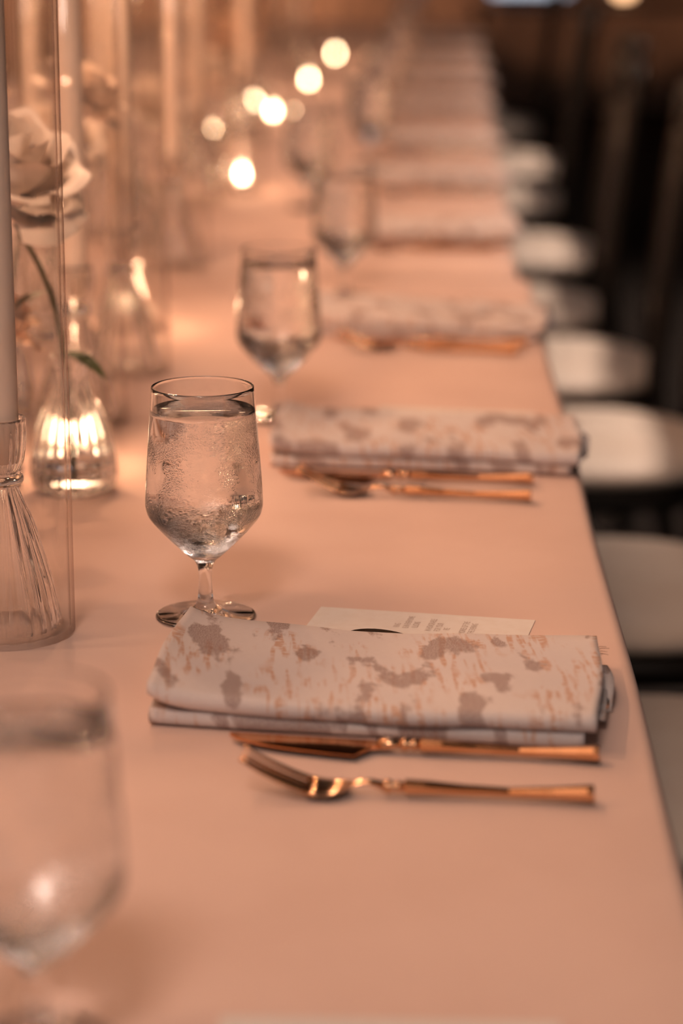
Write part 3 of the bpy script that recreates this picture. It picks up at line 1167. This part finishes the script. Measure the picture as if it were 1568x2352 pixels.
# ------------------------------------------------------------------ bud vases and roses
def make_vase():
    root = empty('bud_vase')
    out = spline([(0.0285, 0.0006), (0.0330, 0.006), (0.0345, 0.018), (0.0335, 0.034), (0.0285, 0.056), (0.0210, 0.074), (0.0145, 0.088), (0.0125, 0.097), (0.0145, 0.108), (0.0175, 0.116)], 5)
    inn = [(r - 0.0024, z) for r, z in reversed(out) if z > 0.006] + [(0.02, 0.007), (0, 0.0065)]
    link('body', lathe('body', [(0, 0.0006)] + out + inn, M_ribbed, 144, 20, lambda z: 0.0013 * min(1, max(0, (0.118 - z) / 0.03)) * min(1, z / 0.006)), root)
    wp = [(0, 0.0066), (0.019, 0.0072)] + [(r - 0.0018, z) for r, z in out if 0.008 < z < 0.030] + [(0, 0.0298)]
    w = link('water', lathe('water', wp, M_water, 72), root)
    return root


def petal_mesh(name, r0, r1, h, A, curl, close, mat, seed):
    """cupped petal wrapped round the bloom axis; curl turns the lip out, close draws it in"""
    rnd = random.Random(seed)
    ph = rnd.random() * 6
    nu, nv = 12, 10
    vs, fs = [], []
    for j in range(nv + 1):
        v = j / nv
        wid = 0.35 + 0.65 * math.sin(PI / 2 * min(1, v * 1.7)) - 0.30 * max(0, v - 0.7) / 0.3
        for i in range(nu + 1):
            u = -1 + 2 * i / nu
            r = r0 + (r1 - r0) * math.sin(PI / 2 * min(1, v * 1.45)) - close * max(0, v - 0.6) ** 1.4
            lip = max(0, v - 0.66) / 0.34
            r += curl * lip ** 1.6 + 0.0012 * math.sin(u * 4 + ph) * v
            a = u * A * wid
            z = h * v * (1 - 0.17 * u * u) - curl * 0.55 * lip ** 2.4 + 0.0016 * math.sin(u * 6 + ph) * v
            vs.append((r * math.cos(a), r * math.sin(a), z))
    for j in range(nv):
        for i in range(nu):
            q = j * (nu + 1) + i
            fs.append((q, q + 1, q + nu + 2, q + nu + 1))
    return mesh(name, vs, fs, mat)


PET = {}
for key, mat in (('cream', M_petal), ('peach', M_petal2)):
    PET[key] = [petal_mesh('petal', 0.002, 0.0085, 0.050, 1.7, 0.000, 0.006, mat, 1),
                petal_mesh('petal', 0.003, 0.0165, 0.053, 1.35, 0.002, 0.010, mat, 2),
                petal_mesh('petal', 0.004, 0.0245, 0.053, 1.15, 0.006, 0.006, mat, 3),
                petal_mesh('petal', 0.005, 0.0310, 0.048, 1.0, 0.011, 0.0, mat, 4),
                petal_mesh('petal', 0.006, 0.0300, 0.044, 0.95, 0.014, 0.0, mat, 5)]


def make_leaf_mesh():
    vs, fs = [], []
    n = 8
    for i in range(n + 1):
        t = i / n
        w = 0.011 * math.sin(PI * t ** 0.8)
        z = -0.010 * t * t
        vs += [(0.045 * t, -w, z + 0.003 * w / 0.011), (0.045 * t, 0, z), (0.045 * t, w, z + 0.003 * w / 0.011)]
    for i in range(n):
        for k in range(2):
            a = i * 3 + k
            fs.append((a, a + 1, a + 4, a + 3))
    return mesh('leaf', vs, fs, M_green)


LEAF = make_leaf_mesh()


def rose(base, bloom, scale, tilt, key, label, leaves=True, group='roses of the centrepiece'):
    """base: stem foot inside the vase; bloom: bloom centre (world)"""
    root = empty('rose', base)
    b = Vector(bloom) - Vector(base)
    Rt = Euler(tilt).to_matrix().to_4x4()
    B = Matrix.Translation(b) @ Rt @ Matrix.Diagonal((scale, scale, scale, 1))
    foot = B @ Vector((0, 0, -0.022))
    k = 0
    for lev, cnt in ((0, 3), (1, 4), (2, 5), (3, 6), (4, 5)):
        for q in range(cnt):
            a = 2.399 * k + random.uniform(-.15, .15)
            Mx = B @ Matrix.Translation((0, 0, -0.020)) @ Matrix.Rotation(a, 4, 'Z') @ Matrix.Rotation(random.uniform(-.05, .08) + (0, 0, 0.06, 0.20, 0.62)[lev], 4, 'Y')
            link('petal', PET[key][lev], root, Mx)
            k += 1
    mid = Vector((b.x * 0.25, b.y * 0.25, b.z * 0.55))
    pts = spline([(0, 0, 0.0), tuple(mid), tuple(foot)], 8)
    stm = link('stem', MB().tube(pts, 0.0022, 8).build('stem', M_green), root)
    link('sepal', lathe('sepal', [(0, -0.006), (0.004, -0.004), (0.0075, 0.003), (0.006, 0.006)], M_green, 10), root, B @ Matrix.Translation((0, 0, -0.022)))
    if leaves:
        for q, (f, az) in enumerate(((0.40, -0.4), (0.60, 2.6))):
            p = pts[int(f * (len(pts) - 1))]
            lf = link('leaf', LEAF, stm, Matrix.Translation(p) @ Matrix.Rotation(az, 4, 'Z') @ Matrix.Rotation(0.25, 4, 'Y'))
    return tag(root, label, 'rose', group)


VA = make_vase()
vase_pos = [(-0.308, 1.935), (-0.384, 1.92), (-0.43, 2.24), (-0.43, 2.62), (-0.44, 3.35), (-0.43, 4.2), (-0.44, 4.95)]
vase_lab = ['catching candlelight behind the sharp cylinder', 'at the left edge behind the sharp cylinder', 'partly hidden behind the second cylinder',
            'behind the third cylinder', 'blurred between the back cylinders', 'blurred beyond the middle candle', 'blurred far down the centrepiece']
for i, (x, y) in enumerate(vase_pos):
    v = VA if i == 0 else copy_tree(VA)
    v.location = (x, y, T + 0.0003)
    v.rotation_euler = (0, 0, i * 0.6)
    tag(v, 'ribbed glass bud vase ' + vase_lab[i], 'vase', 'bud vases of the centrepiece')


def vb(i):
    return (vase_pos[i][0], vase_pos[i][1], T + 0.012)


rose(vb(0), (-0.345, 1.885, 1.022), 1.22, (0.45, 0.25, 0.3), 'cream', 'large sharp cream rose behind the cylinder at the left edge')
rose(vb(1), (-0.368, 1.955, 0.892), 0.72, (0.3, 0.3, 1.2), 'peach', 'small peach rose low under the large cream rose')
rose(vb(2), (-0.430, 2.12, 1.075), 0.95, (0.5, 0.2, 2.0), 'cream', 'blurred cream rose at the top left corner', False)
rose((vb(2)[0] + 0.005, vb(2)[1], vb(2)[2]), (-0.352, 2.34, 1.045), 0.85, (0.3, 0.5, 0.8), 'cream', 'blurred cream rose between the first two cylinders', False)
rose(vb(3), (-0.43, 2.66, 0.97), 1.0, (0.4, 0.3, 0.1), 'cream', 'blurred cream rose seen through the second cylinder')
rose(vb(4), (-0.41, 3.36, 0.95), 1.0, (0.4, 0.2, 0.9), 'cream', 'blurred cream rose between third and fourth cylinders')
rose(vb(5), (-0.42, 4.22, 0.93), 1.1, (0.4, 0.2, 1.9), 'cream', 'faint cream rose beyond the fourth cylinder')
rose(vb(6), (-0.44, 4.99, 0.95), 1.1, (0.4, 0.1, 2.9), 'peach', 'faint peach rose farthest down the centrepiece')
